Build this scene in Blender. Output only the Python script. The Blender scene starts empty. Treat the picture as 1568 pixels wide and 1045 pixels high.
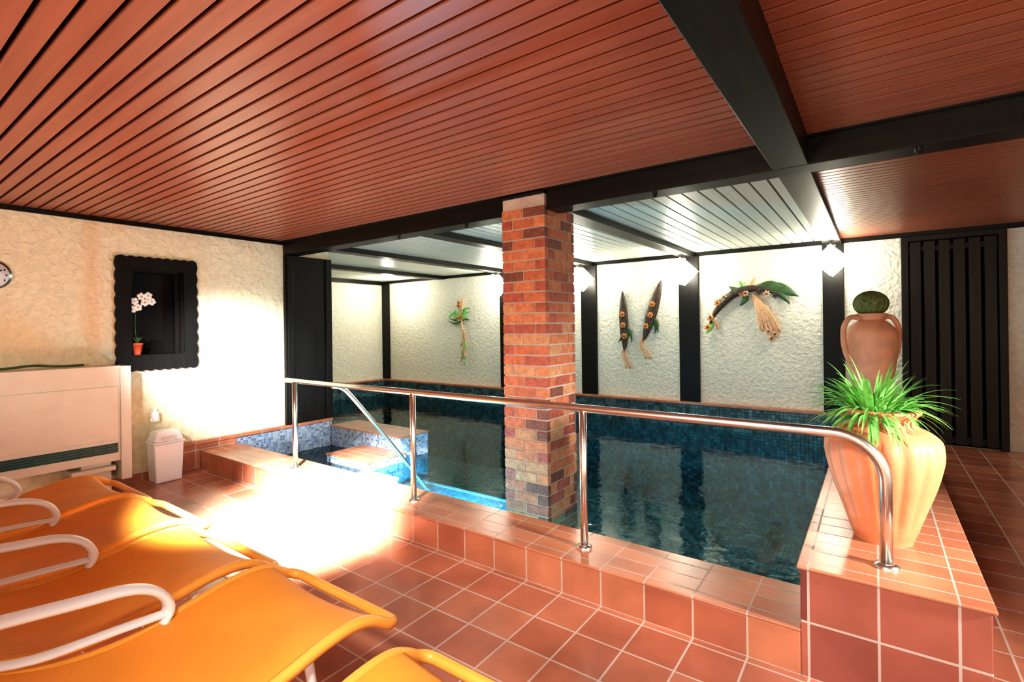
import bpy, math, random
from mathutils import Vector, Matrix, noise
random.seed(7)
S=bpy.context.scene
try:
    S.view_settings.view_transform='Standard'
    S.view_settings.look='Medium High Contrast'
except Exception: pass

# ---------------------------------------------------------------- materials
def newmat(name):
    m=bpy.data.materials.new(name); m.use_nodes=True
    nt=m.node_tree; b=nt.nodes['Principled BSDF']; return m,nt,b
def P(name,col,rough=0.5,metal=0.0,var=0.12,scale=8.0,bump=0.0,bscale=30.0,spec=0.5,coat=0.0,emit=None,es=0):
    m,nt,b=newmat(name)
    tc=nt.nodes.new('ShaderNodeTexCoord')
    n=nt.nodes.new('ShaderNodeTexNoise'); n.inputs['Scale'].default_value=scale; n.inputs['Detail'].default_value=2
    nt.links.new(tc.outputs['Object'],n.inputs['Vector'])
    r=nt.nodes.new('ShaderNodeValToRGB')
    r.color_ramp.elements[0].position=0.3; r.color_ramp.elements[1].position=0.7
    r.color_ramp.elements[0].color=tuple(max(0,c*(1-var)) for c in col)+(1,)
    r.color_ramp.elements[1].color=tuple(min(1,c*(1+var)) for c in col)+(1,)
    nt.links.new(n.outputs['Fac'],r.inputs['Fac']); nt.links.new(r.outputs['Color'],b.inputs['Base Color'])
    b.inputs['Roughness'].default_value=rough; b.inputs['Metallic'].default_value=metal
    b.inputs['Specular IOR Level'].default_value=spec
    b.inputs['Coat Weight'].default_value=coat
    if bump>0:
        n2=nt.nodes.new('ShaderNodeTexNoise'); n2.inputs['Scale'].default_value=bscale; n2.inputs['Detail'].default_value=3
        nt.links.new(tc.outputs['Object'],n2.inputs['Vector'])
        bp=nt.nodes.new('ShaderNodeBump'); bp.inputs['Strength'].default_value=bump; bp.inputs['Distance'].default_value=0.02
        nt.links.new(n2.outputs['Fac'],bp.inputs['Height']); nt.links.new(bp.outputs['Normal'],b.inputs['Normal'])
    if emit:
        b.inputs['Emission Color'].default_value=tuple(emit)+(1,); b.inputs['Emission Strength'].default_value=es
    return m
def tile(name,c1,c2,mortar,bw,bh,ms,rough=0.3,bias=0.0,offset=0.0,bump=0.4,shift=(0,0,0),var=0.35,rmort=0.7,nscale=3.0):
    m,nt,b=newmat(name)
    uv=nt.nodes.new('ShaderNodeUVMap'); mp=nt.nodes.new('ShaderNodeMapping')
    mp.inputs['Location'].default_value=shift
    nt.links.new(uv.outputs['UV'],mp.inputs['Vector'])
    br=nt.nodes.new('ShaderNodeTexBrick'); br.offset=offset; br.squash=1.0
    nt.links.new(mp.outputs['Vector'],br.inputs['Vector'])
    br.inputs['Scale'].default_value=1.0; br.inputs['Brick Width'].default_value=bw; br.inputs['Row Height'].default_value=bh
    br.inputs['Mortar Size'].default_value=ms; br.inputs['Mortar Smooth'].default_value=0.1; br.inputs['Bias'].default_value=bias
    br.inputs['Color1'].default_value=c1+(1,); br.inputs['Color2'].default_value=c2+(1,); br.inputs['Mortar'].default_value=mortar+(1,)
    n=nt.nodes.new('ShaderNodeTexNoise'); n.inputs['Scale'].default_value=nscale; n.inputs['Detail'].default_value=4
    nt.links.new(mp.outputs['Vector'],n.inputs['Vector'])
    rr=nt.nodes.new('ShaderNodeValToRGB'); rr.color_ramp.elements[0].position=.3; rr.color_ramp.elements[1].position=.7
    rr.color_ramp.elements[0].color=(1-var,1-var,1-var,1); rr.color_ramp.elements[1].color=(1,1,1,1)
    nt.links.new(n.outputs['Fac'],rr.inputs['Fac'])
    mx=nt.nodes.new('ShaderNodeMix'); mx.data_type='RGBA'; mx.blend_type='MULTIPLY'; mx.inputs[0].default_value=1.0
    nt.links.new(br.outputs['Color'],mx.inputs[6]); nt.links.new(rr.outputs['Color'],mx.inputs[7])
    nt.links.new(mx.outputs[2],b.inputs['Base Color'])
    mr=nt.nodes.new('ShaderNodeMapRange'); mr.inputs[3].default_value=rough; mr.inputs[4].default_value=rmort
    nt.links.new(br.outputs['Fac'],mr.inputs[0]); nt.links.new(mr.outputs[0],b.inputs['Roughness'])
    bp=nt.nodes.new('ShaderNodeBump'); bp.invert=True; bp.inputs['Strength'].default_value=bump; bp.inputs['Distance'].default_value=0.004
    nt.links.new(br.outputs['Fac'],bp.inputs['Height']); nt.links.new(bp.outputs['Normal'],b.inputs['Normal'])
    return m
def plaster(name,col):
    m,nt,b=newmat(name)
    tc=nt.nodes.new('ShaderNodeTexCoord')
    n=nt.nodes.new('ShaderNodeTexNoise'); n.inputs['Scale'].default_value=19; n.inputs['Detail'].default_value=4; n.inputs['Distortion'].default_value=0.6
    nt.links.new(tc.outputs['Object'],n.inputs['Vector'])
    bp=nt.nodes.new('ShaderNodeBump'); bp.inputs['Strength'].default_value=0.75; bp.inputs['Distance'].default_value=0.034
    nt.links.new(n.outputs['Fac'],bp.inputs['Height']); nt.links.new(bp.outputs['Normal'],b.inputs['Normal'])
    r=nt.nodes.new('ShaderNodeValToRGB'); r.color_ramp.elements[0].color=tuple(c*.84 for c in col)+(1,); r.color_ramp.elements[1].color=col+(1,)
    r.color_ramp.elements[0].position=.25; r.color_ramp.elements[1].position=.65
    nt.links.new(n.outputs['Fac'],r.inputs['Fac']); nt.links.new(r.outputs['Color'],b.inputs['Base Color'])
    b.inputs['Roughness'].default_value=0.8
    return m
def wood(name,c1,c2,rough,axis,spec=.5):
    m,nt,b=newmat(name)
    tc=nt.nodes.new('ShaderNodeTexCoord'); mp=nt.nodes.new('ShaderNodeMapping')
    sc=[18,18,18]; sc[axis]=0.8; mp.inputs['Scale'].default_value=sc
    nt.links.new(tc.outputs['Object'],mp.inputs['Vector'])
    n=nt.nodes.new('ShaderNodeTexNoise'); n.inputs['Scale'].default_value=1.5; n.inputs['Detail'].default_value=3
    nt.links.new(mp.outputs['Vector'],n.inputs['Vector'])
    r=nt.nodes.new('ShaderNodeValToRGB'); r.color_ramp.elements[0].position=.3; r.color_ramp.elements[1].position=.7
    r.color_ramp.elements[0].color=c1+(1,); r.color_ramp.elements[1].color=c2+(1,)
    nt.links.new(n.outputs['Fac'],r.inputs['Fac']); nt.links.new(r.outputs['Color'],b.inputs['Base Color'])
    b.inputs['Roughness'].default_value=rough; b.inputs['Specular IOR Level'].default_value=spec
    return m

M_wall_l=plaster('plaster_warm',(0.87,0.77,0.53))
M_wall_b=plaster('plaster_cream',(0.84,0.80,0.68))
M_tile=tile('terracotta_floor_tile',(0.60,0.24,0.14),(0.42,0.135,0.08),(0.62,0.49,0.42),.24,.24,.005,rough=.22)
M_tilec=tile('terracotta_curb_tile',(0.60,0.24,0.135),(0.46,0.15,0.09),(0.62,0.50,0.42),.24,.20,.005,rough=.28)
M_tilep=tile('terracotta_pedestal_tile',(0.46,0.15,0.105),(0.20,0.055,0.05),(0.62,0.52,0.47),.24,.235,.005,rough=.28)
M_tiletop=tile('terracotta_cap_tile',(0.60,0.24,0.13),(0.48,0.165,0.09),(0.58,0.46,0.40),.24,.125,.004,rough=.28)
M_mos=tile('pool_mosaic',(0.012,0.065,0.10),(0.17,0.36,0.41),(0.05,0.12,0.14),.05,.05,.004,rough=.35,var=.75,nscale=7)
M_mosl=tile('light_mosaic',(0.06,0.16,0.38),(0.50,0.64,0.78),(0.42,0.5,0.58),.03,.03,.003,rough=.3,var=.3)
M_redwood=wood('red_stained_slat',(0.285,0.094,0.054),(0.36,0.125,0.072),.36,0,.4)
M_whitewood=wood('white_slat',(0.58,0.61,0.54),(0.70,0.72,0.64),.4,1)  # pale grey-white slats over the pool
M_black=wood('black_stained_beam',(0.005,0.005,0.005),(0.012,0.011,0.009),.42,1,.22)
M_blackx=wood('black_stained_beam_long',(0.005,0.005,0.005),(0.012,0.011,0.009),.42,0,.22)
M_blackz=wood('black_stained_post',(0.004,0.004,0.004),(0.009,0.008,0.007),.5,2,.22)
M_door=wood('dark_brown_door_wood',(0.006,0.005,0.004),(0.015,0.010,0.007),.45,2,.3)
M_void=P('ceiling_void',(0.008,0.003,0.002),.9,spec=.1)
M_steel=P('brushed_steel',(0.78,0.76,0.72),.25,1.0,var=.03)
M_mortar=P('mortar',(0.50,0.43,0.38),.9,bump=.3)
bricks=[P('brick_%d'%i,c,.6,var=.22,scale=25,bump=.35,bscale=60) for i,c in enumerate([(0.50,.15,.07),(0.56,.20,.09),(0.40,.10,.06),(0.20,.07,.045),(0.54,.26,.13)])]
M_orange=P('orange_mesh_fabric',(0.80,0.30,0.035),.55,var=.06,scale=5,bump=.1,bscale=300)
M_orail=P('orange_plastic_frame',(0.88,0.40,0.07),.3,var=.05)
M_white=P('white_plastic',(0.88,0.92,0.95),.3,var=.02)
M_unit=P('cream_enamel',(0.74,0.75,0.66),.4,var=.03)
M_green=P('green_grille',(0.02,0.11,0.11),.4)
M_terra=P('terracotta',(0.66,0.24,0.11),.55,var=.12,scale=6,bump=.1,bscale=40)
M_terra2=P('terracotta_light',(0.72,0.36,0.22),.6,var=.12,scale=9,bump=.1)
M_soil=P('soil',(0.05,0.03,0.02),.9,bump=.5)
M_leaf=P('grass_leaf',(0.20,0.54,0.12),.45,var=.45,scale=12)
M_leafd=P('dark_leaf',(0.04,0.10,0.03),.5,var=.3)
M_cact=P('cactus_green',(0.14,0.18,0.05),.7,var=.4,scale=40,bump=.8,bscale=60)
M_pod=P('dark_pod',(0.05,0.03,0.02),.5,var=.5,scale=30)
M_orfl=P('orange_flower',(0.70,0.25,0.05),.6,var=.3,scale=30)
M_raf=P('raffia',(0.72,0.42,0.24),.7,var=.25,scale=40)
M_wfl=P('white_petal',(0.88,0.88,0.82),.5,var=.03)
M_redpot=P('red_pot',(0.55,0.10,0.04),.4)
M_glass=P('lantern_glass',(1,1,.95),.3,var=.0,emit=(1.0,0.96,0.80),es=20)
M_dial=P('clock_dial',(0.75,0.77,0.78),.4,var=.02)

mw,nt,b=newmat('pool_water_surface'); nt.nodes.remove(b)
out=nt.nodes['Material Output']
tc=nt.nodes.new('ShaderNodeTexCoord'); n=nt.nodes.new('ShaderNodeTexNoise'); n.inputs['Scale'].default_value=4.0; n.inputs['Detail'].default_value=3
nt.links.new(tc.outputs['Object'],n.inputs['Vector'])
bp=nt.nodes.new('ShaderNodeBump'); bp.inputs['Strength'].default_value=.15; bp.inputs['Distance'].default_value=.05
nt.links.new(n.outputs['Fac'],bp.inputs['Height'])
fr=nt.nodes.new('ShaderNodeFresnel'); fr.inputs['IOR'].default_value=1.34
gl=nt.nodes.new('ShaderNodeBsdfGlossy'); gl.inputs['Roughness'].default_value=.03; gl.inputs['Color'].default_value=(.70,.83,.86,1)
tr=nt.nodes.new('ShaderNodeBsdfTransparent'); tr.inputs['Color'].default_value=(.68,.91,.95,1)
mx=nt.nodes.new('ShaderNodeMixShader')
nt.links.new(bp.outputs['Normal'],gl.inputs['Normal']); nt.links.new(bp.outputs['Normal'],fr.inputs['Normal'])
nt.links.new(fr.outputs[0],mx.inputs[0]); nt.links.new(tr.outputs[0],mx.inputs[1]); nt.links.new(gl.outputs[0],mx.inputs[2]); nt.links.new(mx.outputs[0],out.inputs['Surface'])
M_water=mw

# ---------------------------------------------------------------- mesh builder
class MB:
    def __init__(s): s.v=[];s.f=[];s.m=[];s.sm=[];s.mats=[]
    def mi(s,mat):
        if mat not in s.mats: s.mats.append(mat)
        return s.mats.index(mat)
    def add(s,vs,fs,mat,smooth=False):
        o=len(s.v); s.v+= [tuple(v) for v in vs]; k=s.mi(mat)
        for f in fs: s.f.append(tuple(i+o for i in f)); s.m.append(k); s.sm.append(smooth)
    def box(s,x0,x1,y0,y1,z0,z1,mat,M=None,bev=0):
        vs=[(x,y,z) for x in (x0,x1) for y in (y0,y1) for z in (z0,z1)]
        if M is not None: vs=[M@Vector(v) for v in vs]
        fs=[(0,1,3,2),(4,6,7,5),(0,4,5,1),(2,3,7,6),(0,2,6,4),(1,5,7,3)]
        s.add(vs,fs,mat)
    def lathe(s,prof,c,mat,seg=32,fn=None,smooth=True):
        vs=[];fs=[]
        for (r,z) in prof:
            for i in range(seg):
                a=2*math.pi*i/seg; rr=r if fn is None else fn(r,z,a)
                vs.append((c[0]+rr*math.cos(a),c[1]+rr*math.sin(a),c[2]+z))
        for j in range(len(prof)-1):
            for i in range(seg):
                k=(i+1)%seg; fs.append((j*seg+i,j*seg+k,(j+1)*seg+k,(j+1)*seg+i))
        s.add(vs,fs,mat,smooth)
        n=len(prof)
        s.add([vs[i] for i in range(seg)],[tuple(reversed(range(seg)))],mat)
        s.add([vs[(n-1)*seg+i] for i in range(seg)],[tuple(range(seg))],mat)
    def tube(s,pts,r,mat,seg=10,r2=None,smooth=True,up=(0,0,1)):
        pts=[Vector(p) for p in pts]; n=len(pts)
        rr=r if isinstance(r,(list,tuple)) else [r]*n
        vs=[];fs=[]; N=None
        for i,p in enumerate(pts):
            t=(pts[min(i+1,n-1)]-pts[max(i-1,0)]).normalized()
            if N is None:
                u=Vector(up); 
                if abs(t.dot(u))>.95: u=Vector((1,0,0))
                N=(u-t*t.dot(u)).normalized()
            else:
                N=(N-t*t.dot(N)).normalized()
            B=t.cross(N)
            for k in range(seg):
                a=2*math.pi*k/seg
                ra=rr[i]; rb=rr[i] if r2 is None else r2
                vs.append(p+N*(math.cos(a)*ra)+B*(math.sin(a)*rb))
        for i in range(n-1):
            for k in range(seg):
                l=(k+1)%seg; fs.append((i*seg+k,i*seg+l,(i+1)*seg+l,(i+1)*seg+k))
        fs.append(tuple(reversed(range(seg)))); fs.append(tuple((n-1)*seg+k for k in range(seg)))
        s.add(vs,fs,mat,smooth)
    def ell(s,c,rad,mat,M=None,seg=16,rings=10,fn=None):
        vs=[];fs=[]
        for j in range(rings+1):
            ph=math.pi*j/rings
            for i in range(seg):
                a=2*math.pi*i/seg; k=1 if fn is None else fn(a,ph)
                v=Vector((rad[0]*math.sin(ph)*math.cos(a)*k,rad[1]*math.sin(ph)*math.sin(a)*k,rad[2]*math.cos(ph)*k))
                if M is not None: v=M@v
                vs.append(v+Vector(c))
        for j in range(rings):
            for i in range(seg):
                k=(i+1)%seg; fs.append((j*seg+i,(j+1)*seg+i,(j+1)*seg+k,j*seg+k))
        s.add(vs,fs,mat,True)
    def ribbon(s,pts,ws,mat,side):
        vs=[];fs=[];side=Vector(side)
        for p,w in zip(pts,ws):
            p=Vector(p); vs+= [p-side*w, p+Vector((0,0,-w*.35)), p+side*w]
        for i in range(len(pts)-1):
            a=3*i;b=3*i+3; fs+=[(a,a+1,b+1,b),(a+1,a+2,b+2,b+1)]
        s.add(vs,fs,mat,True)
    def mesh(s,name):
        me=bpy.data.meshes.new(name); me.from_pydata(s.v,[],s.f)
        for m in s.mats: me.materials.append(m)
        me.polygons.foreach_set('material_index',s.m); me.polygons.foreach_set('use_smooth',s.sm)
        uv=me.uv_layers.new(name='UVMap')
        me.update()
        for p in me.polygons:
            nx,ny,nz=[abs(c) for c in p.normal]
            for li in p.loop_indices:
                co=me.vertices[me.loops[li].vertex_index].co
                if nz>=nx and nz>=ny: q=(co.x,co.y)
                elif ny>=nx: q=(co.x,co.z)
                else: q=(co.y,co.z)
                uv.data[li].uv=q
        return me
    def obj(s,name,loc=(0,0,0),bevel=0):
        o=bpy.data.objects.new(name,s.mesh(name)); o.location=loc; S.collection.objects.link(o)
        if bevel:
            b=o.modifiers.new('bevel','BEVEL'); b.width=bevel; b.segments=2; b.limit_method='ANGLE'; b.angle_limit=math.radians(50)
        return o
def smooth(pts,n=6):
    pts=[Vector(p) for p in pts]; out=[]
    for i in range(len(pts)-1):
        p0=pts[max(i-1,0)];p1=pts[i];p2=pts[i+1];p3=pts[min(i+2,len(pts)-1)]
        for k in range(n):
            t=k/n; out.append(.5*((2*p1)+(-p0+p2)*t+(2*p0-5*p1+4*p2-p3)*t*t+(-p0+3*p1-3*p2+p3)*t**3))
    out.append(pts[-1]); return out

# ---------------------------------------------------------------- dimensions
XL=-6.02; YB=7.95; XR=3.0; YF=-2.6; HC=2.60
XP=-9.51; YR=4.09
YC0,YC1=2.44,2.83
PX0,PX1=-.27,.33
ZW=-.07; ZB=-1.35
posts=[(-9.40,.22),(-7.6,0),(-5.85,.28),(-4.05,.29),(-2.33,.30),(-.445,.24)]

m=MB()
m.box(XL-.2,XR,YF,YC0,-.12,0,M_tile); m.box(PX1,XR,YC0,YB,-.12,0,M_tile); m.obj('floor')
NY0,NY1,NZ0,NZ1=1.84,2.31,1.24,2.12
m=MB(); W=XL-.25
m.box(W,XL,YF,NY0,0,HC+.1,M_wall_l); m.box(W,XL,NY1,YR,-0.12,HC+.1,M_wall_l)
m.box(W,XL,NY0,NY1,0,NZ0,M_wall_l); m.box(W,XL,NY0,NY1,NZ1,HC+.1,M_wall_l)
m.box(W-.03,W+.02,NY0,NY1,NZ0,NZ1,M_blackz)
m.obj('wall_left')
m=MB(); m.box(XP-.2,XR,YB,YB+.2,-.12,HC+.1,M_wall_b); m.obj('wall_back')
m=MB(); m.box(XP-.2,XP,YR-.2,YB,-.12,HC+.1,M_wall_b); m.obj('wall_recess_side')
m=MB(); m.box(XP,W,YR-.2,YR,-.12,HC+.1,M_wall_b); m.obj('wall_recess_front')
m=MB(); m.box(XR,XR+.2,YF,YB+.2,-.12,HC+.1,M_wall_b); m.obj('wall_right')
m=MB(); m.box(XL-.25,XR+.2,YF-.2,YF,-.12,HC+.1,M_wall_b); m.obj('wall_front')

m=MB()
m.box(XL,XR,YF,3.44,HC+.03,HC+.1,M_void)
y=3.40
while y>YF:
    m.box(XL,XR,y-.070,y,HC,HC+.022,M_redwood); y-=.09
m.box(-.42,XR,3.64,YB,HC+.03,HC+.1,M_void)
y=3.66
while y<YB-.05:
    m.box(-.42,XR,y,y+.072,HC,HC+.022,M_redwood); y+=.09
m.box(XP,-.42,3.64,YB,HC+.03,HC+.1,M_void)
x=XP+.02
while x<-.45:
    y0=3.64 if x>XL-.3 else YR
    m.box(x,x+.112,y0,YB,HC,HC+.022,M_whitewood); x+=.13
m.obj('ceiling')

CX0,CX1,CY0,CY1=-2.56,-2.135,3.42,3.90
m=MB(); m.box(XL,CX0-.005,3.44,3.64,2.435,HC+.02,M_blackx); m.obj('ceiling_beam',bevel=.006)
m=MB(); m.box(CX1+.005,XR,3.44,3.64,2.435,HC+.02,M_blackx); m.obj('ceiling_beam',bevel=.006)
m=MB(); m.box(-.50,-.31,YF,3.44,2.435,HC+.02,M_black); m.obj('ceiling_beam',bevel=.006)
for px,w in posts[1:]:
    m=MB(); a,b2=(px-.1,px+.1); m.box(a,b2,3.64 if px>XL-.3 else YR,YB,2.53,HC+.02,M_black); m.obj('ceiling_beam',bevel=.005)
m=MB(); m.box(XL,XL+.025,YF,3.44,HC-.045,HC,M_black); m.box(CX0,CX1,3.40,3.44,HC-.03,HC,M_blackx); m.box(XL,XR,3.40,3.44,HC-.012,HC,M_blackx); m.obj('trim_1')
m=MB(); m.box(XP,XR,YB-.03,YB,HC-.06,HC,M_blackx); m.box(XP,XP+.03,YR,YB,HC-.09,HC,M_black); m.obj('trim_2')
m=MB()
for bx in (-3.9,-3.0,-1.25,.2):
    m.lathe([(.012,0),(.018,.004),(.018,.03)],(bx,3.47,2.405),M_black,10)
    m.ell((bx,3.47,2.405),(.014,.014,.01),M_black)
m.obj('beam_bolts')
for px,w in posts:
    if w==0: continue
    m=MB(); m.box(px-w/2,px+w/2,YB-.06,YB,.30,HC-.06,M_blackz); m.obj('wall_post',bevel=.006)
m=MB(); m.box(XL,XL+.05,3.44,YR,.30,2.43,M_blackz)
m.box(XL+.05,XL+.07,3.46,3.54,.30,2.43,M_blackz); m.box(XL+.05,XL+.07,4.0,YR,.30,2.43,M_blackz)
m.box(XL+.05,XL+.065,3.54,4.0,.30,.40,M_blackz)
m.obj('wooden_wall_panel',bevel=.005)

# brick column
m=MB(); m.box(CX0+.006,CX1-.006,CY0+.006,CY1-.006,ZB,2.565,M_mortar)
ch=.087; z=-.3; row=0
rs=random.Random(3)
def seq(a,b,first,L=.205,g=.011):
    out=[];p=a;f=first
    while p<b-.02:
        e=min(p+(f if f else L),b); 
        if b-e<.04: e=b
        out.append((p,e)); p=e+g; f=None
    return out
while z+ch<2.57:
    z0,z1=z,z+ch-.013
    fx=.205 if row%2 else .10
    for a,b2 in seq(CX0,CX1,fx):
        mm=rs.choices(bricks,[4,4,3,2,2])[0]
        m.box(a,b2,CY0,CY0+.05,z0,z1,mm); m.box(a,b2,CY1-.05,CY1,z0,z1,mm)
    fy=.09 if row%2 else .205
    for a,b2 in seq(CY0+.052,CY1-.052,fy):
        mm=rs.choices(bricks,[4,4,3,2,2])[0]
        m.box(CX1-.05,CX1,a,b2,z0,z1,mm); m.box(CX0,CX0+.05,a,b2,z0,z1,mm)
    z+=ch; row+=1
m.obj('brick_column')

# ---------------------------------------------------------------- pool
m=MB()
m.box(XP,PX0,YC1,YB,ZB-.1,ZB,M_mos)
m.box(XL-.25,PX0,YC1-.2,YC1,ZB,-.12,M_mos)
m.box(PX0,PX0+.15,YC1,YB,ZB,-.12,M_mos)
m.box(XP,PX0,YB,YB+.15,ZB,-.12,M_mos)
m.box(XP-.15,XP,YR,YB,ZB,-.12,M_mos)
m.box(XL-.1,XL,YC1,YR,ZB,-.12,M_mos); m.box(XP,XL,YR-.15,YR,ZB,-.12,M_mos)
m.box(XP,PX0,YB-.05,YB,-.12,.26,M_mos); m.box(XP,XP+.05,YR,YB-.05,-.12,.26,M_mos)
m.box(XL,XL+.03,YC1,YR,-.12,.26,M_mosl)
m.obj('swimming_pool')
m=MB(); m.box(XP+.1,PX0,YB-.10,YB,.26,.30,M_tiletop); m.box(XP,XP+.1,YR,YB,.26,.30,M_tiletop)
m.box(XL,XL+.06,YC0-.25,YR,.26,.30,M_tiletop); m.box(XL,XL+.04,YC0-.25,YC1,0,.26,M_tilec)
m.obj('pool_edging',bevel=.006)
m=MB(); m.box(XL+.06,PX0,YC0,YC1,-.12,.185,M_tilec); m.box(XL+.06,PX0,YC0-.008,YC1+.012,.185,.20,M_tiletop); m.obj('pool_curb',bevel=.005)
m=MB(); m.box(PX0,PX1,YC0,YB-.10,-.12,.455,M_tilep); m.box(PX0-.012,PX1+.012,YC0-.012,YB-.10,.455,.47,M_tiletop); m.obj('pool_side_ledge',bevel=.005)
m=MB()
m.box(XL+.06,-4.57,4.06,4.49,ZB,.185,M_mosl); m.box(XL+.06,-4.56,4.05,4.50,.185,.20,M_tiletop)
m.box(-5.25,-4.50,3.52,4.06,ZB,.015,M_mosl); m.box(-5.26,-4.49,3.51,4.05,.015,.03,M_tiletop)
m.box(-4.45,-3.95,2.85,3.45,ZB,-.04,M_mosl); m.box(-4.46,-3.94,2.84,3.46,-.04,-.025,M_tiletop)
for (a,b2,c,d,zt) in ((-4.35,-2.85,3.46,4.12,-.28),(-4.55,-2.60,4.12,4.50,-.52),(-4.55,-2.35,4.50,4.88,-.78)):
    m.box(a,b2,c,d,ZB,zt,M_mosl)
    m.box(a,b2+.004,d-.045,d+.004,zt-.03,zt+.005,M_white); m.box(b2-.045,b2+.004,c,d,zt-.03,zt+.005,M_white)
m.obj('pool_steps')
m=MB(); P0=[(XP,YR),(XL,YR),(XL,YC1),(PX0,YC1),(PX0,YB-.05),(XP,YB-.05)]
m.add([(x,y,ZW) for x,y in P0],[tuple(range(6))],M_water); m.obj('pool_water')

# ---------------------------------------------------------------- handrail
m=MB(); YRail=2.62; ZRL=1.015
arc=[(-.16+.19*math.sin(a),YRail,ZRL-.19+.19*math.cos(a)) for a in [math.pi/2*k/10 for k in range(11)]]
m.tube([(-4.55,YRail,ZRL),(-3,YRail,ZRL),(-1.5,YRail,ZRL)]+arc+[(.03,YRail,.47)],.023,M_steel,14)
for px in (-4.41,-2.82,-1.39):
    m.tube([(px,YRail,.2),(px,YRail,ZRL-.01)],.022,M_steel,14); m.lathe([(.045,0),(.045,.012),(.025,.02)],(px,YRail,.2),M_steel,20)
m.lathe([(.045,0),(.045,.012),(.025,.02)],(.03,YRail,.47),M_steel,20)
m.tube(smooth([(-3.82,2.62,1.0),(-3.82,2.72,.97),(-3.82,2.85,.85),(-3.82,3.3,.33),(-3.82,3.78,-.25)],5),.02,M_steel,12)
m.obj('stainless_handrail')

# ---------------------------------------------------------------- sun loungers
L=MB(); Wd=.70
prof=[(-.55,1.02),(-.3,.86),(0,.64),(.25,.47),(.45,.385),(.65,.365),(.85,.40),(1.0,.43),(1.12,.435),(1.2,.415),(1.27,.37)]
pp=smooth([(0,a,b2) for a,b2 in prof],4)
yz=[(p.y,p.z) for p in pp]
left=[(0,a,b2) for a,b2 in yz]; right=[(Wd,a,b2) for a,b2 in reversed(yz)]
yl,zl=yz[-1]
corner=[(.05-.05*math.cos(t),yl+.05*math.sin(t),zl-.02*math.sin(t)) for t in [math.pi/2*k/5 for k in range(1,6)]]
corner2=[(Wd-p[0],p[1],p[2]) for p in reversed(corner)]
L.tube(left+corner+corner2+right,.021,M_orail,12)
L.tube([(0,-.55,1.02),(.05,-.58,1.04),(Wd-.05,-.58,1.04),(Wd,-.55,1.02)],.021,M_orail,12)
vs=[];fs=[];nx=9; use=[(a,b2) for a,b2 in yz if a<1.21]
for a,b2 in use:
    for i in range(nx):
        u=i/(nx-1); vs.append((.02+u*(Wd-.04),a,b2+.012-.03*math.sin(math.pi*u)))
for a,b2 in use:
    for i in range(nx):
        u=i/(nx-1); vs.append((.02+u*(Wd-.04),a,b2-.006-.03*math.sin(math.pi*u)))
n=len(use);o=n*nx
for j in range(n-1):
    for i in range(nx-1):
        a=j*nx+i; fs.append((a,a+1,a+nx+1,a+nx)); fs.append((o+a,o+a+nx,o+a+nx+1,o+a+1))
for i in range(nx-1):
    a=(n-1)*nx+i; fs.append((a,a+1,o+a+1,o+a)); fs.append((i,o+i,o+i+1,i+1))
L.add(vs,fs,M_orange,True)
for x in (0.02,Wd-.02):
    L.tube(smooth([(x,.95,.40),(x,.98,.2),(x,1.0,.015)],4),.016,M_white,10)
    L.tube(smooth([(x,.40,.37),(x,.2,.2),(x,.02,.015)],4),.016,M_white,10)
L.tube([(0.02,.99,.12),(Wd-.02,.99,.12)],.012,M_white,8); L.tube([(0.02,.1,.09),(Wd-.02,.1,.09)],.012,M_white,8)
ap=smooth([(.0,-.12,.66),(.0,.15,.62),(.0,.5,.575),(.0,.66,.555),(.0,.75,.51),(.0,.79,.44),(.0,.765,.385)],6)
L.tube(ap,.017,M_white,14,r2=.042)
L.tube(smooth([(.0,.775,.415),(.0,.62,.425),(.0,.4,.44),(.0,.22,.50)],5),.012,M_white,12,r2=.028)
lme=L.mesh('sun_lounger')
for i,(x,y) in enumerate(((-2.22,0),(-3.04,-.02),(-3.86,.02),(-4.68,0),(-1.29,-.07))):
    o=bpy.data.objects.new('sun_lounger',lme); o.location=(x,y,0); S.collection.objects.link(o)

# ---------------------------------------------------------------- dehumidifier unit
m=MB(); XU=-5.72
m.box(XL+.01,XU,-.6,1.66,.30,1.16,M_unit)
m.box(XL+.01,XU+.02,1.66,1.74,.12,1.175,M_unit)
m.box(XL+.01,XU+.02,-.6,1.66,1.16,1.18,M_unit)
m.box(XU,XU+.012,-.58,1.64,.50,.99,M_unit)
m.box(XU,XU+.004,-.58,1.64,.375,.465,M_green)
for i in range(4): m.box(XU,XU+.014,-.58,1.64,.385+.022*i,.391+.022*i,M_green)
for i in range(22): m.box(XU,XU+.010,-.55+.1*i,-.545+.1*i,.375,.465,M_green)
m.box(XL+.05,XU-.05,1.38,1.6,0,.30,M_unit); m.box(XL+.05,XU-.05,-.4,-.2,0,.30,M_unit)
m.box(XL+.05,XU+.01,1.30,1.62,.22,.26,M_unit)
m.obj('dehumidifier_unit',bevel=.006)
m=MB(); m.tube(smooth([(-5.95,.6,1.192),(-5.93,.9,1.195),(-5.95,1.1,1.21),(-5.92,1.25,1.195),(-5.94,1.45,1.192)],5),.010,M_leafd,8); m.obj('green_cable')
m=MB(); bx,by=-5.80,2.05
def rb(c,w,d,z0,z1,w2,d2,mat,mb):
    a=[(c[0]-w,c[1]-d,z0),(c[0]+w,c[1]-d,z0),(c[0]+w,c[1]+d,z0),(c[0]-w,c[1]+d,z0)]
    b3=[(c[0]-w2,c[1]-d2,z1),(c[0]+w2,c[1]-d2,z1),(c[0]+w2,c[1]+d2,z1),(c[0]-w2,c[1]+d2,z1)]
    mb.add(a+b3,[(3,2,1,0),(4,5,6,7),(0,1,5,4),(1,2,6,5),(2,3,7,6),(3,0,4,7)],mat)
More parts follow.
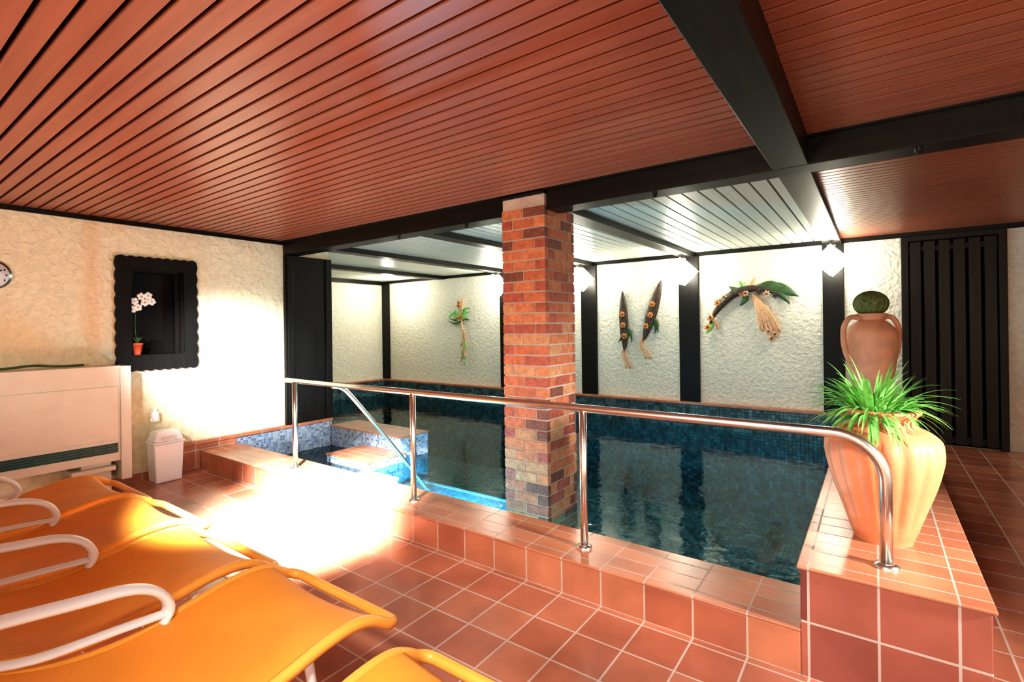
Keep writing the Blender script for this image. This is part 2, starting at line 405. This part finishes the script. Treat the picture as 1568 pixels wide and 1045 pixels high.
rb((bx,by),.095,.115,0,.38,.105,.13,M_white,m); rb((bx,by),.115,.14,.38,.405,.115,.14,M_white,m)
rb((bx,by),.105,.13,.405,.50,.08,.10,M_white,m)
m.box(bx+.085,bx+.108,by-.07,by+.07,.415,.45,M_unit)
m.obj('swing_lid_bin',bevel=.012)
m=MB(); m.lathe([(.03,0),(.035,.03),(.033,.09),(.012,.11),(.012,.13)],(XL+.06,2.02,.58),M_white,16); m.box(XL,XL+.06,1.98,2.06,.58,.62,M_steel)
m.obj('soap_dispenser')
m=MB(); m.box(XL,XL+.012,YF,YC0-.25,0,.07,M_tilec); m.obj('baseboard_left')
m=MB(); cy=.865
m.tube([(XL,cy,1.99),(XL+.035,cy,1.99)],.125,M_steel,32); m.tube([(XL+.03,cy,1.99),(XL+.038,cy,1.99)],.108,M_dial,32)
for k in range(12):
    a=k*math.pi/6; m.box(XL+.038,XL+.041,cy+.09*math.sin(a)-.004,cy+.09*math.sin(a)+.004,1.99+.09*math.cos(a)-.008,1.99+.09*math.cos(a)+.008,M_void)
m.tube([(XL+.042,cy,1.99),(XL+.042,cy+.06,2.03)],.004,M_void,6); m.tube([(XL+.042,cy,1.99),(XL+.042,cy-.03,1.91)],.003,M_void,6)
m.obj('wall_clock')
m=MB(); y0,y1,z0,z1=1.72,2.43,1.11,2.24
outer=[];inner=[]
def side(p,q,n,nrm):
    for k in range(n):
        t=k/n; y=p[0]+(q[0]-p[0])*t; z=p[1]+(q[1]-p[1])*t
        w=.014*abs(math.sin(t*math.pi*9))
        outer.append((y+nrm[0]*w,z+nrm[1]*w)); inner.append((min(max(y,NY0),NY1),min(max(z,NZ0),NZ1)))
side((y0,z0),(y1,z0),54,(0,-1)); side((y1,z0),(y1,z1),72,(1,0)); side((y1,z1),(y0,z1),54,(0,1)); side((y0,z1),(y0,z0),72,(-1,0))
n=len(outer); vs=[]
for X in (XL,XL+.035): vs+=[(X,a,b2) for a,b2 in outer]+[(X,a,b2) for a,b2 in inner]
fs=[]
for i in range(n):
    k=(i+1)%n
    fs+=[(2*n+i,2*n+k,3*n+k,3*n+i),(i,k,2*n+k,2*n+i),(n+i,3*n+i,3*n+k,n+k)]
m.add(vs,fs,M_blackz)
m.box(W+.02,XL,NY0,NY0+.015,NZ0,NZ1,M_blackz);m.box(W+.02,XL,NY1-.015,NY1,NZ0,NZ1,M_blackz);m.box(W+.02,XL+.03,NY0,NY1,NZ0,NZ0+.02,M_blackz);m.box(W+.02,XL,NY0,NY1,NZ1-.02,NZ1,M_blackz)
m.box(XL-.1,XL-.07,NY0+.015,NY0+.05,NZ0+.02,NZ1-.02,M_blackz);m.box(XL-.1,XL-.07,NY1-.05,NY1-.015,NZ0+.02,NZ1-.02,M_blackz)
m.obj('niche_frame')
m=MB(); oy=1.90; ox=XL-.02
m.lathe([(.03,0),(.045,.10),(.05,.10),(.05,.12),(.042,.12)],(ox,oy,NZ0+.02),M_redpot,20)
m.tube(smooth([(ox,oy,NZ0+.13),(ox+.01,oy-.02,1.55),(ox+.01,oy+.0,1.75),(ox+.02,oy+.08,1.86)],5),.004,M_leafd,6)
for k in range(5):
    a=k*1.3; m.ribbon(smooth([(ox,oy,NZ0+.13),(ox+.05*math.cos(a),oy+.05*math.sin(a),NZ0+.2),(ox+.09*math.cos(a),oy+.09*math.sin(a),NZ0+.17)],4),[.004,.008,.012,.014,.015,.014,.012,.008,.001],M_leafd,(-math.sin(a),math.cos(a),0))
for (dy,z) in ((-.03,1.80),(.03,1.85),(.09,1.86),(.0,1.74),(.12,1.80),(.06,1.79),(-.05,1.72)):
    for k in range(5):
        a=k*2*math.pi/5+z*9
        m.ell((ox+.03,oy+dy+.022*math.cos(a),z+.022*math.sin(a)),(.006,.018,.018),M_wfl,seg=8,rings=6)
    m.ell((ox+.04,oy+dy,z),(.006,.006,.006),M_orfl,seg=6,rings=4)
m.obj('potted_orchid')

# ---------------------------------------------------------------- door
m=MB(); dx0,dx1=.27,1.22; yd=YB
m.box(dx0,dx0+.07,yd-.07,yd,0,HC-.06,M_door); m.box(dx1-.07,dx1,yd-.07,yd,0,HC-.06,M_door); m.box(dx0,dx1,yd-.075,yd,HC-.12,HC-.06,M_door)
m.box(dx0+.07,dx1-.07,yd-.02,yd,0.01,HC-.12,M_void)
k=6; w=(dx1-dx0-.14)/k
for i in range(k): m.box(dx0+.07+i*w+.015,dx0+.07+(i+1)*w-.015,yd-.06,yd-.02,.03,HC-.13,M_door)
m.box(dx0+.07,dx1-.07,yd-.035,yd-.02,.04,.12,M_door); m.box(dx0+.07,dx1-.07,yd-.035,yd-.02,HC-.25,HC-.18,M_door)
m.obj('door_1',bevel=.004)

# ---------------------------------------------------------------- wall lanterns
def lantern(x,y,z):
    m=MB(); M=Matrix.Translation((x,y,z))@Matrix.Rotation(math.radians(45),4,'Y')
    a=.142; m.box(-a,a,-a*.9,a*.9,-a,a,M_glass,M=M)
    e=.005
    for sx in (-1,1):
        for sz in (-1,1):
            m.box(sx*a-e,sx*a+e,-a*.93,a*.93,sz*a-e,sz*a+e,M_steel,M=M)
    m.lathe([(.05,0),(.05,.015),(.02,.03),(.02,2.53-z-.19)],(x,y,z+.19),M_steel,16)
    m.obj('wall_lantern')
for x in (-5.85,-4.05,-2.33,-.445): lantern(x,7.6,2.285)

# ---------------------------------------------------------------- planter + spider plant
pc=(.02,2.97,.47)
m=MB()
prof=[(.115,0),(.12,.02),(.135,.06),(.165,.16),(.20,.27),(.222,.36),(.230,.42),(.222,.475),(.185,.515),(.145,.535),(.128,.55),(.128,.575),(.145,.595),(.153,.607),(.145,.615),(.125,.612),(.118,.58),(.11,.56)]
def flute(r,z,a):
    w=max(0,min(1,(z-.03)/.15))*max(0,min(1,(.53-z)/.05))
    return r*(1+.055*w*(abs(math.sin(a*8+z*1.2))-.6))
pr=[(p.x,p.z) for p in smooth([(a,0,b2) for a,b2 in prof],3)]
m.lathe(pr,pc,M_terra,128,fn=flute); m.lathe([(.10,.575),(.12,.58)],pc,M_soil,24)
m.obj('terracotta_planter')
m=MB(); rg=random.Random(5)
for i in range(230):
    a=rg.uniform(0,2*math.pi); Lh=rg.uniform(.17,.31); el=rg.uniform(.20,1.4)
    r0=rg.uniform(.0,.08); d=Vector((math.cos(a),math.sin(a),0)); p=Vector((pc[0]-.03,pc[1]-.01,pc[2]+.58))+d*r0
    pts=[];ws=[];n=9; vdir=d*math.cos(el)+Vector((0,0,math.sin(el)))
    for k in range(n):
        pts.append(p.copy()); t=k/(n-1); ws.append(.010*(1-t**2.2)+.0008)
        p+=vdir*Lh/(n-1); vdir=(vdir+Vector((0,0,-.12-.10*math.cos(el)))).normalized()
    m.ribbon(pts,ws,M_leaf,(-d.y,d.x,0))
m.obj('spider_plant')
ac=(-.03,5.5,.47); m=MB()
prof=[(.12,0),(.13,.03),(.10,.08),(.09,.12),(.12,.22),(.15,.45),(.185,.70),(.195,.85),(.185,.95),(.13,1.02),(.095,1.05),(.11,1.08),(.12,1.10),(.10,1.10),(.09,1.06)]
m.lathe([(p.x,p.z) for p in smooth([(a,0,b2) for a,b2 in prof],3)],ac,M_terra2,40)
for sx in (-1,1):
    d=Vector((.8107*sx,.5854*sx,0)); c0=Vector(ac)
    m.tube(smooth([c0+d*.10+Vector((0,0,1.06)),c0+d*.18+Vector((0,0,1.07)),c0+d*.24+Vector((0,0,.99)),c0+d*.245+Vector((0,0,.85)),c0+d*.215+Vector((0,0,.72)),c0+d*.17+Vector((0,0,.68))],5),.022,M_terra2,10)
m.obj('amphora')
m=MB(); m.ell((ac[0],ac[1],ac[2]+1.19),(.13,.13,.11),M_cact,seg=60,rings=14,fn=lambda a,ph:1+.05*math.cos(a*15)); m.obj('ball_cactus')

# ---------------------------------------------------------------- wall ornaments
rg=random.Random(11)
def flower(m,c,r,mat,n=7):
    for k in range(n):
        a=k*2*math.pi/n
        m.ell((c[0]+r*.6*math.cos(a),c[1],c[2]+r*.6*math.sin(a)),(r*.45,.012,r*.25),mat,M=Matrix.Rotation(-a,3,'Y'),seg=8,rings=6)
    m.ell((c[0],c[1]-.015,c[2]),(r*.25,.02,r*.25),M_pod,seg=8,rings=6)
def wallleaf(m,p,q,w,mat,y=YB-.045):
    p=Vector((p[0],y,p[1]));q=Vector((q[0],y,q[1])); d=(q-p); s=Vector((-d.z,0,d.x)).normalized(); n=9
    vs=[];fs=[]
    for k in range(n):
        t=k/(n-1); c=p+d*t+s*(.12*d.length*math.sin(t*math.pi)); ww=w*math.sin(math.pi*min(1,t*.92+.06))
        vs+=[c-s*ww,c+Vector((0,-.025,0)),c+s*ww]
    for k in range(n-1):
        a=3*k; fs+=[(a,a+1,a+4,a+3),(a+1,a+2,a+5,a+4)]
    m.add(vs,fs,mat,True)
for (xt,zt,xb,zb,w) in ((-3.42,2.06,-3.39,1.05,.08),(-2.76,2.20,-3.07,1.22,.09)):
    m=MB(); dx=xb-xt; dz=zb-zt
    pts=[];rs2=[]
    for k in range(17):
        t=k/16; pts.append((xt+dx*t,YB-.045,zt+dz*t)); rs2.append(max(.004,w*math.sin(math.pi*t)**.65))
    m.tube(pts,rs2,M_pod,14,r2=.03,up=(1,0,0))
    cx,cz=xt+dx*.55,zt+dz*.55
    for k in range(3): flower(m,(xt+dx*(.38+.18*k)+rg.uniform(-.02,.02),YB-.09,zt+dz*(.38+.18*k)),.05,M_orfl)
    for k in range(7):
        xx=xb+rg.uniform(-.05,.05); m.tube(smooth([(xb,YB-.06,zb+.1),(xx,YB-.06,zb-.08),(xb+rg.uniform(-.08,.08)+.08,YB-.05,zb-.28)],4),.008,M_raf,6)
    for k in range(4): wallleaf(m,(cx,cz),(cx+rg.uniform(-.15,.15),cz-.3),.03,M_leafd)
    m.obj('pod_wall_ornament')
m=MB()
path=smooth([(-2.02,YB-.06,1.50),(-1.9,YB-.06,1.72),(-1.68,YB-.06,1.93),(-1.4,YB-.06,2.0),(-1.15,YB-.06,1.93)],6)
m.tube(path,[.01+.05*math.sin(math.pi*k/(len(path)-1)) for k in range(len(path))],M_pod,10)
wallleaf(m,(-1.4,1.98),(-.84,1.86),.085,M_leafd); wallleaf(m,(-1.4,2.0),(-1.0,1.98),.06,M_leafd)
wallleaf(m,(-1.5,1.98),(-1.75,2.05),.04,M_leafd); wallleaf(m,(-1.5,1.98),(-1.6,1.75),.04,M_leafd); wallleaf(m,(-1.7,1.9),(-1.95,1.85),.04,M_leafd)
wallleaf(m,(-1.45,2.0),(-1.38,2.16),.03,M_raf); wallleaf(m,(-1.5,2.0),(-1.6,2.12),.03,M_leaf)
for k in range(11):
    t=k/10; q=path[int(t*(len(path)-1))]; flower(m,(q.x+rg.uniform(-.05,.05),YB-.10,q.z+rg.uniform(-.06,.06)),.05,rg.choice([M_orfl,M_pod,M_pod,M_raf]))
for k in range(9):
    m.tube(smooth([(-1.42,YB-.07,1.92),(-1.36+.02*k,YB-.08,1.65),(-1.32+.03*k,YB-.06,1.42+rg.uniform(-.06,.03))],5),.018,M_raf,6)
for (x,z) in ((-1.22,1.38),(-1.14,1.34),(-1.18,1.28)): flower(m,(x,YB-.08,z),.05,M_raf)
for (a,b2) in ((-1.0,1.82),(-.95,1.75)): wallleaf(m,(-1.2,1.95),(a,b2),.04,M_leafd)
wallleaf(m,(-1.98,1.55),(-2.08,1.35),.03,M_leaf); wallleaf(m,(-1.98,1.55),(-1.9,1.4),.03,M_raf)
m.obj('garland_wall_ornament')
m=MB(); cx=-7.0
m.tube(smooth([(cx+.05,YB-.05,2.1),(cx,YB-.05,1.7),(cx+.05,YB-.05,1.2),(cx+.08,YB-.05,.85)],6),.022,M_raf,8)
m.tube(smooth([(cx-.35,YB-.05,1.72),(cx-.2,YB-.05,1.8),(cx,YB-.05,1.7),(cx+.12,YB-.05,1.75)],6),.02,M_leaf,8)
for k in range(16):
    z=1.75+rg.uniform(-.12,.12); a=rg.uniform(0,6.28); wallleaf(m,(cx,z-.05),(cx-.08+.32*math.cos(a),z+.13*math.sin(a)),.022,rg.choice([M_leaf,M_leafd,M_leaf]))
for k in range(5): flower(m,(cx+rg.uniform(-.08,.1),YB-.09,1.65+rg.uniform(-.1,.45)),.05,M_orfl)
for k in range(8):
    z=1.45-.08*k; wallleaf(m,(cx+.03,z),(cx+rg.uniform(-.1,.2),z-.2),.022,rg.choice([M_leaf,M_raf,M_raf]))
m.obj('trailing_plant_ornament')

# ---------------------------------------------------------------- lights
def light(kind,name,loc,power,col=(1,1,1),size=.1,target=None,angle=60,blend=1,sy=None):
    d=bpy.data.lights.new(name,kind); d.energy=power; d.color=col
    if kind=='AREA':
        d.size=size
        if sy: d.shape='RECTANGLE'; d.size_y=sy
    else: d.shadow_soft_size=size
    if kind=='SPOT': d.spot_size=math.radians(angle); d.spot_blend=blend
    o=bpy.data.objects.new(name,d); o.location=loc; S.collection.objects.link(o)
    if target: o.rotation_euler=(Vector(target)-Vector(loc)).to_track_quat('-Z','Y').to_euler()
    return o
light('SPOT','floodlight_floor',(-1.9,-.2,2.45),20000,(1,.98,.95),.10,(-3.75,2.42,0),30,1)
light('SPOT','floodlight_wall',(-2.3,-.3,2.3),4500,(.96,.98,1),.12,(-6.0,2.85,1.05),22,1)
light('SPOT','floodlight_right',(2.7,2.2,1.9),1300,(1,.96,.90),.12,(-1.0,3.3,.35),44,1)
light('SPOT','fill_spot_floor',(-.6,-.4,2.5),480,(1,.96,.90),.2,(-.9,1.9,0),85,1)  # added out-of-view fill, brightens the foreground floor and loungers
light('POINT','fill_light_a',(-1.4,-2.0,1.35),205,(1,.91,.80),.3)  # added fill behind the camera, lifts ceiling and room; no actual fixture
light('POINT','fill_light_b',(1.3,-.9,1.5),105,(1,.93,.83),.3)  # second added fill behind the camera, no actual fixture
for x in (-5.85,-4.05,-2.33,-.445):
    light('POINT','lantern_bulb',(x,7.38,2.28),15,(1,.95,.78),.06)
    light('POINT','lantern_bulb',(x,7.77,2.24),6,(1,.94,.75),.03)
light('POINT','recess_lamp',(-8.6,7.3,2.35),36,(1,.96,.8),.05)
light('POINT','underwater_light',(-3.4,3.3,-.16),130,(.12,.75,1),.03)
light('POINT','underwater_light',(-2.2,2.95,-.6),40,(.25,.85,1),.03)  # unseen fill added to brighten the pool water in cyan
light('POINT','underwater_light',(-1.0,2.95,-.6),34,(.35,.85,1),.03)  # same kind of added cyan fill, further along the curb
w=bpy.data.worlds.new('world'); S.world=w; w.use_nodes=True
w.node_tree.nodes['Background'].inputs[0].default_value=(.6,.6,.65,1); w.node_tree.nodes['Background'].inputs[1].default_value=.3

# ---------------------------------------------------------------- camera
cd=bpy.data.cameras.new('camera'); cd.sensor_width=36; cd.lens=17.68; cd.shift_y=-.01435; cd.clip_start=.05
co=bpy.data.objects.new('camera',cd); S.collection.objects.link(co)
co.matrix_world=Matrix.Translation((0,0,1.5))@Matrix.Rotation(math.radians(35.83),4,'Z')@Matrix.Rotation(math.radians(90),4,'X')@Matrix.Rotation(math.radians(-.74),4,'Z')
S.camera=co
